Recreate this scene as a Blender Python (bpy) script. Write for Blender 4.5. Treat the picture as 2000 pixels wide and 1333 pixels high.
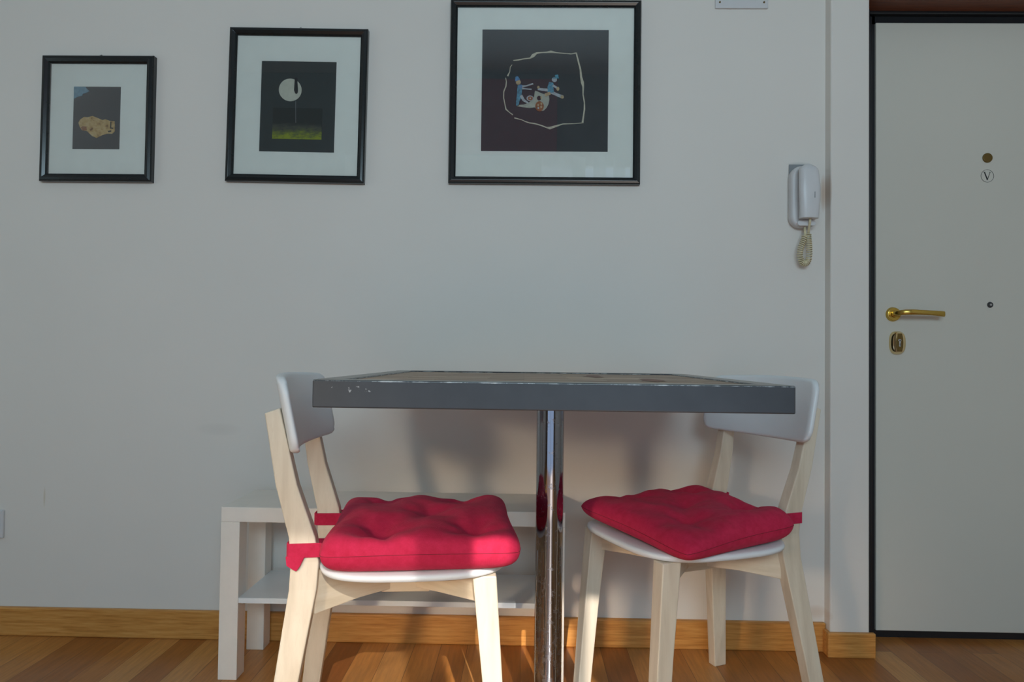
import bpy, bmesh, math, random
from mathutils import Vector, Matrix, noise
random.seed(7)
S = bpy.context.scene
for o in list(bpy.data.objects):
    bpy.data.objects.remove(o)
COL = S.collection
PI = math.pi

# ------------------------------------------------------------------ camera
WALL_DIST, EYE = 1.92, 0.80
cam = bpy.data.cameras.new('camera')
cam.sensor_width = 36.0
cam.lens = 1333.0 / 2000.0 * 36.0
cam.clip_start = 0.02
camo = bpy.data.objects.new('camera', cam)
COL.objects.link(camo)
yaw, pitch, roll = 0.018, math.atan(31 / 1333.0), 0.0125
fwd = Vector((-math.sin(yaw) * math.cos(pitch), math.cos(yaw) * math.cos(pitch), math.sin(pitch)))
rt0 = Vector((math.cos(yaw), math.sin(yaw), 0))
up0 = rt0.cross(fwd)
rt = rt0 * math.cos(roll) + up0 * math.sin(roll)
up = rt.cross(fwd)
M = Matrix((rt, up, -fwd)).transposed().to_4x4()
M.translation = Vector((0, -WALL_DIST, EYE))
camo.matrix_world = M
S.camera = camo

# ------------------------------------------------------------------ world, sun, window light, exposure
S.view_settings.view_transform = 'Standard'
S.view_settings.look = 'None'
S.view_settings.gamma = 1.0
S.view_settings.use_curve_mapping = False
S.view_settings.exposure = 0.0
w = bpy.data.worlds.new('world')
S.world = w
w.use_nodes = True
w.node_tree.nodes['Background'].inputs[0].default_value = (0.55, 0.72, 1.0, 1)
w.node_tree.nodes['Background'].inputs[1].default_value = 1.0

SUN_AZ, SUN_EL = math.radians(11), math.radians(31.5)
sd = Vector((-math.sin(SUN_AZ) * math.cos(SUN_EL), math.cos(SUN_AZ) * math.cos(SUN_EL), -math.sin(SUN_EL)))
sl = bpy.data.lights.new('sun', 'SUN')
sl.energy = 5.1
sl.angle = math.radians(0.35)
sl.color = (1.0, 0.93, 0.84)
so = bpy.data.objects.new('sun', sl)
so.rotation_mode = 'QUATERNION'
so.rotation_quaternion = sd.to_track_quat('-Z', 'Y')
COL.objects.link(so)

def area(name, loc, target, sx, sy, power, color):
    l = bpy.data.lights.new(name, 'AREA')
    l.shape = 'RECTANGLE'
    l.size, l.size_y, l.energy, l.color = sx, sy, power, color
    o = bpy.data.objects.new(name, l)
    o.location = loc
    o.rotation_mode = 'QUATERNION'
    o.rotation_quaternion = (Vector(target) - Vector(loc)).to_track_quat('-Z', 'Y')
    COL.objects.link(o)
    return o
# daylight of the two windows in the wall opposite
area('window_daylight', (0.1, -3.52, 1.80), (0.1, 0, 1.60), 1.8, 0.70, 40.5, (0.62, 0.87, 1.0))
area('side_window_daylight', (-2.45, -0.9, 1.2), (-0.6, -0.3, 1.0), 1.0, 0.6, 2.0, (0.60, 0.92, 1.0))

# added warm area light, brightening the floor and wall below the table
gl = area('warm_fill', (-1.75, -3.45, 1.15), (-0.05, -0.35, 0.05), 0.30, 0.30, 1.35, (1.0, 0.80, 0.58))
gl.data.spread = math.radians(25)

# ------------------------------------------------------------------ helpers
def link(name, bm, mat, parent=None, bevel=0, seg=2, smooth=False, subsurf=0, solid=0):
    me = bpy.data.meshes.new(name)
    bmesh.ops.recalc_face_normals(bm, faces=bm.faces)
    bm.to_mesh(me)
    bm.free()
    o = bpy.data.objects.new(name, me)
    COL.objects.link(o)
    me.materials.append(mat)
    if parent:
        o.parent = parent
    if solid:
        m = o.modifiers.new('s', 'SOLIDIFY'); m.thickness = solid; m.offset = 0
    if bevel:
        m = o.modifiers.new('b', 'BEVEL'); m.width = bevel; m.segments = seg; m.limit_method = 'ANGLE'
        m.angle_limit = math.radians(35)
        m.harden_normals = False
    if subsurf:
        m = o.modifiers.new('u', 'SUBSURF'); m.levels = subsurf; m.render_levels = subsurf
    if smooth:
        for p in me.polygons: p.use_smooth = True
        if bevel == 0 and subsurf == 0 and smooth != 'all':
            me.set_sharp_from_angle(angle=math.radians(40))
    return o

def tag(o, label=None, cat=None, group=None, kind=None):
    for k, v in (('label', label), ('category', cat), ('group', group), ('kind', kind)):
        if v: o[k] = v
    return o

def empty(name, loc=(0, 0, 0), rz=0, ry=0):
    o = bpy.data.objects.new(name, None)
    o.location = loc
    o.rotation_euler = (0, ry, rz)
    o.empty_display_size = 0.05
    COL.objects.link(o)
    return o

def box(bm, x0, x1, y0, y1, z0, z1):
    vs = [bm.verts.new((x, y, z)) for z in (z0, z1) for (x, y) in ((x0, y0), (x1, y0), (x1, y1), (x0, y1))]
    for f in ((0, 3, 2, 1), (4, 5, 6, 7), (0, 1, 5, 4), (1, 2, 6, 5), (2, 3, 7, 6), (3, 0, 4, 7)):
        bm.faces.new([vs[i] for i in f])
    return bm

def B(*a):
    return box(bmesh.new(), *a)

def loft(secs, bm=None):
    bm = bm or bmesh.new()
    rings = [[bm.verts.new(p) for p in s] for s in secs]
    n = len(rings[0])
    for a, b in zip(rings[:-1], rings[1:]):
        for i in range(n):
            bm.faces.new((a[i], a[(i + 1) % n], b[(i + 1) % n], b[i]))
    bm.faces.new(rings[0][::-1])
    bm.faces.new(rings[-1])
    return bm

def rsec(cx, cy, z, wx, wy):
    return [(cx - wx / 2, cy - wy / 2, z), (cx + wx / 2, cy - wy / 2, z), (cx + wx / 2, cy + wy / 2, z), (cx - wx / 2, cy + wy / 2, z)]

def disc_prism(bm, cx, cz, r, y0, y1, n=32, rz=None, taper=1.0):
    """disc facing -y (y0 front, y1 back)"""
    rz = rz or r
    a = [bm.verts.new((cx + taper * r * math.cos(2 * PI * i / n), y0, cz + taper * rz * math.sin(2 * PI * i / n))) for i in range(n)]
    b = [bm.verts.new((cx + r * math.cos(2 * PI * i / n), y1, cz + rz * math.sin(2 * PI * i / n))) for i in range(n)]
    bm.faces.new(a); bm.faces.new(b[::-1])
    for i in range(n):
        bm.faces.new((a[i], a[(i + 1) % n], b[(i + 1) % n], b[i]))
    return bm

def poly_prism(bm, pts, y0, y1):
    """pts (x,z) outline; prism between y0 (front) and y1"""
    a = [bm.verts.new((x, y0, z)) for x, z in pts]
    b = [bm.verts.new((x, y1, z)) for x, z in pts]
    bm.faces.new(a); bm.faces.new(b[::-1])
    n = len(a)
    for i in range(n):
        bm.faces.new((a[i], a[(i + 1) % n], b[(i + 1) % n], b[i]))
    return bm

def tube(bm, pts, r, n=8, closed=False):
    P = [Vector(p) for p in pts]
    rings = []
    prev = None
    for i, p in enumerate(P):
        a = P[max(i - 1, 0)]; b = P[min(i + 1, len(P) - 1)]
        t = (b - a).normalized()
        if prev is None:
            u = t.orthogonal().normalized()
        else:
            u = (prev - t * prev.dot(t))
            u = u.normalized() if u.length > 1e-6 else t.orthogonal().normalized()
        prev = u
        v = t.cross(u)
        rr = r[i] if isinstance(r, (list, tuple)) else r
        rings.append([bm.verts.new(p + (u * math.cos(2 * PI * k / n) + v * math.sin(2 * PI * k / n)) * rr) for k in range(n)])
    for a, b in zip(rings[:-1], rings[1:]):
        for i in range(n):
            bm.faces.new((a[i], a[(i + 1) % n], b[(i + 1) % n], b[i]))
    bm.faces.new(rings[0][::-1]); bm.faces.new(rings[-1])
    return bm

# ------------------------------------------------------------------ materials
class NT:
    def __init__(s, name):
        s.m = bpy.data.materials.new(name)
        s.m.use_nodes = True
        s.t = s.m.node_tree
        s.b = s.t.nodes['Principled BSDF']
    def n(s, typ, **kw):
        nd = s.t.nodes.new(typ)
        for k, v in kw.items():
            if k.startswith('i_'):
                nd.inputs[k[2:].replace('_', ' ')].default_value = v
            else:
                setattr(nd, k, v)
        return nd
    def l(s, a, b):
        s.t.links.new(a, b)
    def coords(s, scale=(1, 1, 1), rot=(0, 0, 0), loc=(0, 0, 0)):
        tc = s.n('ShaderNodeTexCoord')
        mp = s.n('ShaderNodeMapping')
        mp.inputs['Scale'].default_value = scale
        mp.inputs['Rotation'].default_value = rot
        mp.inputs['Location'].default_value = loc
        s.l(tc.outputs['Object'], mp.inputs['Vector'])
        return mp.outputs['Vector']
    def noise(s, vec, scale, detail=4, rough=0.55):
        nd = s.n('ShaderNodeTexNoise')
        nd.inputs['Scale'].default_value = scale
        nd.inputs['Detail'].default_value = detail
        nd.inputs['Roughness'].default_value = rough
        s.l(vec, nd.inputs['Vector'])
        return nd.outputs['Fac']
    def ramp(s, fac, stops):
        nd = s.n('ShaderNodeValToRGB')
        el = nd.color_ramp.elements
        while len(el) < len(stops): el.new(0.5)
        for e, (p, c) in zip(el, stops):
            e.position = p
            e.color = (*c, 1) if len(c) == 3 else c
        s.l(fac, nd.inputs['Fac'])
        return nd.outputs['Color']
    def mix(s, fac, a, b, typ='MIX'):
        nd = s.n('ShaderNodeMix', data_type='RGBA', blend_type=typ)
        for sock, val in ((nd.inputs['Factor'], fac), (nd.inputs['A'], a), (nd.inputs['B'], b)):
            if hasattr(val, 'links') or isinstance(val, bpy.types.NodeSocket):
                s.l(val, sock)
            elif isinstance(val, (int, float)):
                sock.default_value = val
            else:
                sock.default_value = (*val, 1) if len(val) == 3 else val
        return nd.outputs['Result']
    def math(s, op, a, b=None, c=None, clamp=False):
        nd = s.n('ShaderNodeMath', operation=op, use_clamp=clamp)
        for i, v in enumerate((a, b, c)):
            if v is None: continue
            if isinstance(v, (int, float)): nd.inputs[i].default_value = v
            else: s.l(v, nd.inputs[i])
        return nd.outputs[0]
    def bump(s, h, strength=0.2, dist=0.002):
        nd = s.n('ShaderNodeBump')
        nd.inputs['Strength'].default_value = strength
        nd.inputs['Distance'].default_value = dist
        s.l(h, nd.inputs['Height'])
        s.l(nd.outputs['Normal'], s.b.inputs['Normal'])
    def set(s, color=None, rough=None, metal=None, **kw):
        if color is not None:
            if isinstance(color, bpy.types.NodeSocket): s.l(color, s.b.inputs['Base Color'])
            else: s.b.inputs['Base Color'].default_value = (*color, 1)
        if rough is not None:
            if isinstance(rough, bpy.types.NodeSocket): s.l(rough, s.b.inputs['Roughness'])
            else: s.b.inputs['Roughness'].default_value = rough
        if metal is not None: s.b.inputs['Metallic'].default_value = metal
        for k, v in kw.items():
            s.b.inputs[k.replace('_', ' ')].default_value = v
        return s.m

def plain(name, color, rough=0.5, metal=0.0, nz=0.06, scale=30, **kw):
    t = NT(name)
    v = t.coords()
    f = t.noise(v, scale, 3)
    dark = tuple(c * (1 - nz) for c in color)
    lite = tuple(min(1, c * (1 + nz)) for c in color)
    t.set(t.ramp(f, [(0.3, dark), (0.7, lite)]), rough, metal, **kw)
    return t.m

def m_wall(name, base, stain=True):
    t = NT(name)
    v = t.coords()
    big = t.noise(v, 1.6, 3)
    c = t.ramp(big, [(0.3, tuple(x * 0.975 for x in base)), (0.7, tuple(x * 1.02 for x in base))])
    fine = t.noise(v, 55, 4, 0.6)
    # faint scuffs, where many small marks sit
    sc = t.noise(t.coords((6, 6, 18)), 9, 5, 0.7)
    scm = t.ramp(sc, [(0.70, (0, 0, 0)), (0.78, (1, 1, 1))])
    c = t.mix(t.math('MULTIPLY', scm, 0.10), c, (0.42, 0.38, 0.33))
    if 'wall' in name:
        tc = t.n('ShaderNodeTexCoord'); sp = t.n('ShaderNodeSeparateXYZ'); t.l(tc.outputs['Object'], sp.inputs[0])
        def spot(x, z, rx, rz, amt, col):
            a = t.math('DIVIDE', t.math('SUBTRACT', sp.outputs['X'], x), rx); b = t.math('DIVIDE', t.math('SUBTRACT', sp.outputs['Z'], z), rz)
            k = t.math('SUBTRACT', 1.0, t.math('ADD', t.math('MULTIPLY', a, a), t.math('MULTIPLY', b, b)), clamp=True)
            return t.mix(t.math('MULTIPLY', k, amt), c, col)
        c = spot(-1.354, 0.386, 0.0035, 0.032, 0.35, (0.45, 0.34, 0.14))      # dried drip
        c = spot(0.834, 1.27, 0.010, 0.055, 0.55, (0.45, 0.24, 0.12))         # brown finger mark by the corner
        c = spot(0.815, 0.105, 0.035, 0.02, 0.35, (0.5, 0.33, 0.2))           # varnish stain above the skirting
        c = spot(-0.86, 0.585, 0.07, 0.02, 0.10, (0.3, 0.27, 0.25))           # grey scuff
        c = spot(0.765, 1.352, 0.036, 0.006, 0.35, (0.35, 0.34, 0.33))        # dirt line above the phone
    t.set(c, 0.72)
    t.bump(fine, 0.16, 0.0015)
    return t.m

def m_wood(name, dark, mid, lite, scale=(3, 40, 40), rough=0.4, bump=0.05, nscale=3.0, fibre=True):
    t = NT(name)
    v = t.coords(scale)
    f = t.noise(v, nscale, 6, 0.6)
    c = t.ramp(f, [(0.28, dark), (0.5, mid), (0.72, lite)])
    if fibre:
        v2 = t.coords(tuple(s * 4 for s in scale))
        g = t.noise(v2, nscale * 2, 3, 0.6)
        c = t.mix(t.ramp(g, [(0.52, (0, 0, 0)), (0.72, (0.35, 0.35, 0.35))]), c, dark)
        t.bump(g, bump, 0.0006)
    t.set(c, rough)
    return t.m

def m_floor():
    t = NT('oak parquet')
    v = t.coords((1, 1, 1), (0, 0, PI / 2))
    br = t.n('ShaderNodeTexBrick')
    br.offset = 0.37
    br.inputs['Scale'].default_value = 1.0
    br.inputs['Brick Width'].default_value = 0.46
    br.inputs['Row Height'].default_value = 0.073
    br.inputs['Mortar Size'].default_value = 0.0007
    br.inputs['Mortar Smooth'].default_value = 0.1
    br.inputs['Color1'].default_value = (0.0, 0.0, 0.0, 1)
    br.inputs['Color2'].default_value = (1, 1, 1, 1)
    br.inputs['Mortar'].default_value = (0.5, 0.5, 0.5, 1)
    t.l(v, br.inputs['Vector'])
    pl = t.ramp(br.outputs['Color'], [(0.0, (0.32, 0.105, 0.022)), (0.35, (0.44, 0.165, 0.036)), (0.7, (0.54, 0.225, 0.055)), (1.0, (0.60, 0.29, 0.09))])
    gr = t.noise(t.coords((70, 5, 1)), 1.6, 6, 0.65)
    gc = t.ramp(gr, [(0.3, (0.72, 0.72, 0.72)), (0.7, (1.1, 1.1, 1.1))])
    c = t.mix(1.0, pl, gc, 'MULTIPLY')
    c = t.mix(t.math('MULTIPLY', br.outputs['Fac'], 0.75), c, (0.06, 0.03, 0.015))
    ro = t.ramp(t.noise(t.coords(), 7, 4), [(0.3, (0.28, 0.28, 0.28)), (0.75, (0.42, 0.42, 0.42))])
    t.set(c, ro)
    t.bump(gr, 0.06, 0.0008)
    return t.m

def m_fabric(name, color, lite):
    t = NT(name)
    v = t.coords((1, 1, 1), (0, 0, 0.1))
    w1 = t.n('ShaderNodeTexWave', bands_direction='X'); w1.inputs['Scale'].default_value = 260; w1.inputs['Distortion'].default_value = 1.2
    w2 = t.n('ShaderNodeTexWave', bands_direction='Y'); w2.inputs['Scale'].default_value = 260; w2.inputs['Distortion'].default_value = 1.2
    w3 = t.n('ShaderNodeTexWave', bands_direction='Z'); w3.inputs['Scale'].default_value = 260; w3.inputs['Distortion'].default_value = 1.2
    for q in (w1, w2, w3): t.l(v, q.inputs['Vector'])
    h = t.math('ADD', t.math('ADD', w1.outputs['Fac'], w2.outputs['Fac']), w3.outputs['Fac'])
    fz = t.noise(v, 60, 4, 0.7)
    c = t.ramp(fz, [(0.3, color), (0.72, lite)])
    t.b.inputs['Specular IOR Level'].default_value = 0.25
    t.set(c, 0.85, Sheen_Weight=0.08, Sheen_Roughness=0.5)
    t.b.inputs['Sheen Tint'].default_value = (1, 0.35, 0.45, 1)
    t.bump(t.math('ADD', h, t.math('MULTIPLY', fz, 2.0)), 0.3, 0.0006)
    return t.m

MAT = {}
MAT['wall'] = m_wall('white wall paint', (0.77, 0.72, 0.67))
MAT['wall_far'] = plain('taupe far wall paint', (0.30, 0.28, 0.27), 0.8)
MAT['ceil'] = plain('ceiling paint', (0.55, 0.55, 0.55), 0.8)
MAT['floor'] = m_floor()
MAT['oak'] = m_wood('oak skirting', (0.42, 0.165, 0.035), (0.60, 0.27, 0.065), (0.70, 0.36, 0.11), (4, 60, 60), 0.38)
MAT['lintel'] = m_wood('reddish brown wood', (0.10, 0.03, 0.012), (0.17, 0.05, 0.02), (0.22, 0.07, 0.03), (4, 50, 50), 0.45)
MAT['birch'] = m_wood('pale birch', (0.60, 0.50, 0.38), (0.72, 0.62, 0.49), (0.78, 0.69, 0.56), (14, 14, 1.3), 0.42, 0.03, 3.0)
MAT['birchx'] = m_wood('pale birch plank', (0.58, 0.47, 0.33), (0.70, 0.59, 0.44), (0.76, 0.66, 0.52), (2, 2, 22), 0.42, 0.03, 3.0)
MAT['white'] = plain('white lacquer', (0.76, 0.78, 0.80), 0.32, nz=0.01)
MAT['foil'] = plain('off white foil', (0.85, 0.79, 0.72), 0.42, nz=0.02)
MAT['cushion'] = m_fabric('crimson cotton', (0.46, 0.012, 0.050), (0.58, 0.022, 0.078))
MAT['black'] = plain('black gloss lacquer', (0.012, 0.016, 0.018), 0.2, nz=0.1)
MAT['frame_black'] = plain('black painted steel', (0.014, 0.015, 0.018), 0.3)
MAT['mat'] = plain('pale grey mount board', (0.86, 0.86, 0.79), 0.8, nz=0.02)
MAT['door'] = m_wall('cream door laminate', (0.65, 0.615, 0.545))
MAT['plastic'] = plain('off white plastic', (0.66, 0.65, 0.66), 0.35, nz=0.02)
MAT['plastic2'] = plain('aged white plastic', (0.62, 0.60, 0.60), 0.4, nz=0.02)
MAT['cord'] = plain('cream vinyl cord', (0.68, 0.60, 0.40), 0.4)
MAT['brass'] = plain('satin brass', (0.62, 0.42, 0.10), 0.27, 1.0, nz=0.05)
MAT['brass2'] = plain('polished brass', (0.75, 0.60, 0.34), 0.12, 1.0, nz=0.05)
MAT['brass_dark'] = plain('tarnished brass', (0.20, 0.13, 0.045), 0.4, 0.9)
MAT['steel'] = plain('zinc steel', (0.55, 0.55, 0.56), 0.3, 1.0)
MAT['dark'] = plain('dark rubber', (0.03, 0.03, 0.032), 0.5)
MAT['grey'] = plain('grey tint', (0.25, 0.26, 0.27), 0.6)
MAT['charcoal'] = plain('charcoal card', (0.045, 0.05, 0.054), 0.75, nz=0.05)
MAT['charcoal2'] = plain('green black card', (0.040, 0.050, 0.050), 0.75, nz=0.05)
MAT['ink'] = plain('black ink', (0.012, 0.012, 0.014), 0.6)
MAT['paper'] = plain('cream torn paper', (0.60, 0.55, 0.42), 0.8, nz=0.15, scale=80)
MAT['moon'] = plain('pale moon paper', (0.58, 0.57, 0.47), 0.8, nz=0.06, scale=90)
MAT['bluep'] = plain('pale blue paper', (0.16, 0.30, 0.38), 0.8, nz=0.2, scale=120)
MAT['blue'] = plain('blue clay', (0.10, 0.24, 0.42), 0.6, nz=0.4, scale=150)
MAT['teal'] = plain('teal clay', (0.08, 0.27, 0.36), 0.6, nz=0.4, scale=150)
MAT['palec'] = plain('pale clay', (0.42, 0.45, 0.46), 0.7, nz=0.15, scale=120)
MAT['skin'] = plain('ochre clay', (0.50, 0.38, 0.22), 0.7, nz=0.2, scale=120)
MAT['rust'] = plain('rust clay', (0.30, 0.11, 0.035), 0.6, nz=0.4, scale=200)
MAT['cream'] = plain('greenish cream clay', (0.42, 0.44, 0.36), 0.7, nz=0.12, scale=90)
MAT['curtain'] = plain('white curtain', (0.7, 0.7, 0.68), 0.9)
MAT['maroon'] = plain('maroon lacquer', (0.60, 0.03, 0.09), 0.5)

def m_gold():
    t = NT('ochre torn paper')
    f = t.noise(t.coords(), 70, 5, 0.65)
    t.set(t.ramp(f, [(0.30, (0.16, 0.06, 0.012)), (0.42, (0.48, 0.30, 0.10)), (0.55, (0.58, 0.40, 0.17)), (0.7, (0.60, 0.48, 0.26)), (0.8, (0.30, 0.22, 0.1))]), 0.8)
    return t.m
MAT['gold'] = m_gold()
def m_land():
    t = NT('night landscape paint')
    tc = t.n('ShaderNodeTexCoord')
    sp = t.n('ShaderNodeSeparateXYZ'); t.l(tc.outputs['Object'], sp.inputs[0])
    f = t.noise(t.coords((34, 34, 75), (0, 0.35, 0)), 1.0, 6, 0.75)
    z = t.math('SUBTRACT', 1.0, t.math('DIVIDE', t.math('SUBTRACT', sp.outputs['Z'], 0.0), 0.055), clamp=True)
    k = t.math('MULTIPLY', t.math('MULTIPLY', f, 1.7), t.math('POWER', z, 0.75))
    t.set(t.ramp(k, [(0.22, (0.030, 0.036, 0.034)), (0.42, (0.07, 0.075, 0.06)), (0.6, (0.12, 0.14, 0.05)), (0.85, (0.28, 0.32, 0.03))]), 0.8)
    return t.m
MAT['land'] = m_land()

def m_glass():
    t = NT('picture glass')
    out = t.t.nodes['Material Output']
    t.t.nodes.remove(t.b)
    tr = t.n('ShaderNodeBsdfTransparent')
    tr.inputs['Color'].default_value = (1, 1, 1, 1)
    gl = t.n('ShaderNodeBsdfGlossy')
    gl.inputs['Roughness'].default_value = 0.01
    fr = t.n('ShaderNodeFresnel'); fr.inputs['IOR'].default_value = 1.5
    f2 = t.math('MULTIPLY', fr.outputs[0], 1.3, clamp=True)
    mx = t.n('ShaderNodeMixShader')
    t.l(f2, mx.inputs[0]); t.l(tr.outputs[0], mx.inputs[1]); t.l(gl.outputs[0], mx.inputs[2])
    t.l(mx.outputs[0], out.inputs['Surface'])
    return t.m
MAT['glass'] = m_glass()

def m_steel_paint():
    t = NT('dark grey steel with worn edges')
    tc = t.n('ShaderNodeTexCoord')
    sp = t.n('ShaderNodeSeparateXYZ'); t.l(tc.outputs['Object'], sp.inputs[0])
    v = t.coords((1, 1, 1))
    base = t.ramp(t.noise(v, 9, 5, 0.6), [(0.3, (0.042, 0.047, 0.054)), (0.7, (0.060, 0.066, 0.075))])
    # chips along the top arris and at the near left corner
    n1 = t.noise(t.coords((30, 30, 12)), 1.0, 5, 0.7)
    edge = t.math('SUBTRACT', 1.0, t.math('DIVIDE', t.math('ABSOLUTE', t.math('SUBTRACT', sp.outputs['Z'], 0.7582)), 0.0022), clamp=True)
    m1 = t.math('GREATER_THAN', t.math('ADD', n1, t.math('MULTIPLY', edge, 0.42)), 0.88)
    n2 = t.noise(v, 150, 4, 0.7)
    dx = t.math('SUBTRACT', sp.outputs['X'], -0.27); dz = t.math('SUBTRACT', sp.outputs['Z'], 0.745)
    rr = t.math('ADD', t.math('MULTIPLY', dx, dx), t.math('MULTIPLY', t.math('MULTIPLY', dz, dz), 12))
    near = t.math('SUBTRACT', 1.0, t.math('DIVIDE', rr, 0.003), clamp=True)
    m2 = t.math('GREATER_THAN', t.math('ADD', n2, t.math('MULTIPLY', near, 0.14)), 0.745)
    msk = t.math('MAXIMUM', m1, m2)
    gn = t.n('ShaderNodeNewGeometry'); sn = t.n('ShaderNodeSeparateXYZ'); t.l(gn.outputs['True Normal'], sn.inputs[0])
    base = t.mix(t.math('GREATER_THAN', sn.outputs['Z'], 0.95), base, (0.20, 0.19, 0.17))   # rubbed rail tops, with their glancing reflection painted in as a paler tone
    c = t.mix(msk, base, (0.42, 0.43, 0.44))
    t.set(c, 0.30, 0.0)
    t.b.inputs['Specular IOR Level'].default_value = 0.6
    t.bump(t.noise(v, 220, 3), 0.08, 0.0006)
    return t.m
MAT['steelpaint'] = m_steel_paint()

def m_inlay():
    t = NT('brown wood mosaic strips')
    v = t.coords((1, 1, 1))
    br = t.n('ShaderNodeTexBrick'); br.offset = 0.43
    br.inputs['Brick Width'].default_value = 0.16
    br.inputs['Row Height'].default_value = 0.012
    br.inputs['Mortar Size'].default_value = 0.0006
    br.inputs['Color1'].default_value = (0, 0, 0, 1); br.inputs['Color2'].default_value = (1, 1, 1, 1)
    br.inputs['Mortar'].default_value = (0.2, 0.2, 0.2, 1)
    br.inputs['Scale'].default_value = 1.0
    t.l(v, br.inputs['Vector'])
    c = t.ramp(br.outputs['Color'], [(0, (0.15, 0.085, 0.05)), (0.5, (0.38, 0.255, 0.17)), (1, (0.60, 0.46, 0.33))])
    g = t.noise(t.coords((6, 90, 90)), 2, 5, 0.7)
    c = t.mix(1.0, c, t.ramp(g, [(0.3, (0.75, 0.75, 0.75)), (0.7, (1.15, 1.15, 1.15))]), 'MULTIPLY')
    t.set(c, 0.5)
    t.bump(g, 0.15, 0.001)
    return t.m
MAT['inlay'] = m_inlay()

def m_chrome():
    t = NT('smudged chrome')
    tc = t.n('ShaderNodeTexCoord')
    sp = t.n('ShaderNodeSeparateXYZ'); t.l(tc.outputs['Object'], sp.inputs[0])
    low = t.math('SUBTRACT', 1.0, t.math('DIVIDE', sp.outputs['Z'], 0.42), clamp=True)
    n = t.noise(t.coords((1, 1, 0.8)), 90, 6, 0.75)
    k = t.math('MULTIPLY', t.math('GREATER_THAN', t.math('ADD', n, t.math('MULTIPLY', low, 0.10)), 0.60), 0.22)
    t.set((0.32, 0.33, 0.36), t.math('ADD', k, 0.06), 1.0)
    t.bump(n, 0.02, 0.0005)
    return t.m
MAT['chrome'] = m_chrome()
MAT['knot'] = plain('reddish knot wood', (0.16, 0.05, 0.02), 0.5, nz=0.3)

# ------------------------------------------------------------------ room shell
def struct(name, bm, mat, **kw):
    return tag(link(name, bm, mat, **kw), kind='structure')

RX0, RX1, RY = -2.5, 2.3, -3.6
CEIL = 3.10
struct('floor', B(RX0 - 0.1, RX1 + 0.1, RY - 0.1, 0.32, -0.1, 0.0), MAT['floor'])
struct('ceiling', B(RX0 - 0.1, RX1 + 0.1, RY - 0.1, 0.32, CEIL, CEIL + 0.1), MAT['ceil'])
struct('wall_back', B(RX0, 0.839, 0.0, 0.2, 0.0, CEIL), MAT['wall'])
struct('wall_pier', B(0.839, 0.945, -0.035, 0.2, 0.0, CEIL), MAT['wall'], bevel=0.004)
struct('wall_left', B(RX0 - 0.12, RX0, RY, 0.2, 0, CEIL), MAT['wall'])
struct('wall_right', B(RX1, RX1 + 0.12, RY, 0.2, 0, CEIL), MAT['wall'])
bm = bmesh.new()
box(bm, 0.945, RX1, 0.06, 0.2, 1.92, CEIL)
box(bm, 1.93, RX1, 0.06, 0.2, 0.0, 1.92)
struct('wall_door_side', bm, MAT['wall'])
# wall opposite, with its window opening (x -1.4 .. 1.6)
bm = bmesh.new()
WX0, WX1, WZ0, WZ1 = -1.45, 1.60, 0.02, 2.36
box(bm, RX0, WX0, RY - 0.1, RY, 0, CEIL)
box(bm, WX1, RX1, RY - 0.1, RY, 0, CEIL)
box(bm, WX0, WX1, RY - 0.1, RY, WZ1, CEIL)
struct('wall_front', bm, MAT['wall_far'])
bm = bmesh.new()
for a in (WX0, 0.03, WX1 - 0.05):
    box(bm, a, a + 0.05, RY - 0.09, RY - 0.04, 0.0, WZ1)
box(bm, WX0, WX1, RY - 0.09, RY - 0.04, WZ1 - 0.005, WZ1)
struct('window_1', bm, MAT['white'])
# skirting boards
def skirting(name, x0, x1, y, h=0.079, t=0.014):
    return struct(name, B(x0, x1, y - t, y, 0.0, h), MAT['oak'], bevel=0.004, seg=3)
skirting('baseboard_back', RX0, 0.838, 0.0)
bm = bmesh.new()
box(bm, 0.828, 0.956, -0.049, -0.035, 0, 0.066)
box(bm, 0.828, 0.839, -0.036, -0.0142, 0, 0.066)
struct('baseboard_pier', bm, MAT['oak'], bevel=0.003)

# ------------------------------------------------------------------ entrance door
tag(link('door_1', B(1.0262, 1.86, 0.09, 0.13, 0.022, 1.800), MAT['door'], bevel=0.002), kind='structure')
door = bpy.data.objects['door_1']
bm = bmesh.new()                                                        # steel frame: stepped profile
box(bm, 0.945, 1.030, 0.098, 0.14, 0.0, 1.845)
box(bm, 0.945, 1.000, 0.070, 0.14, 0.0, 1.845)
box(bm, 1.006, 1.016, 0.090, 0.14, 0.0, 1.820)
box(bm, 0.945, 1.94, 0.098, 0.14, 1.796, 1.845)
box(bm, 0.945, 1.94, 0.080, 0.14, 1.822, 1.845)
box(bm, 1.855, 1.93, 0.080, 0.14, 0.0, 1.845)
box(bm, 0.945, 1.93, 0.100, 0.14, -0.01, 0.03)
struct('trim_1', bm, MAT['frame_black'], bevel=0.003)
struct('trim_2', B(0.949, 1.96, -0.01, 0.12, 1.83, 1.925), MAT['lintel'], bevel=0.003)
struct('wall_door_recess', B(0.94, 1.96, 0.141, 0.2, 0, 1.93), MAT['dark'])

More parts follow.
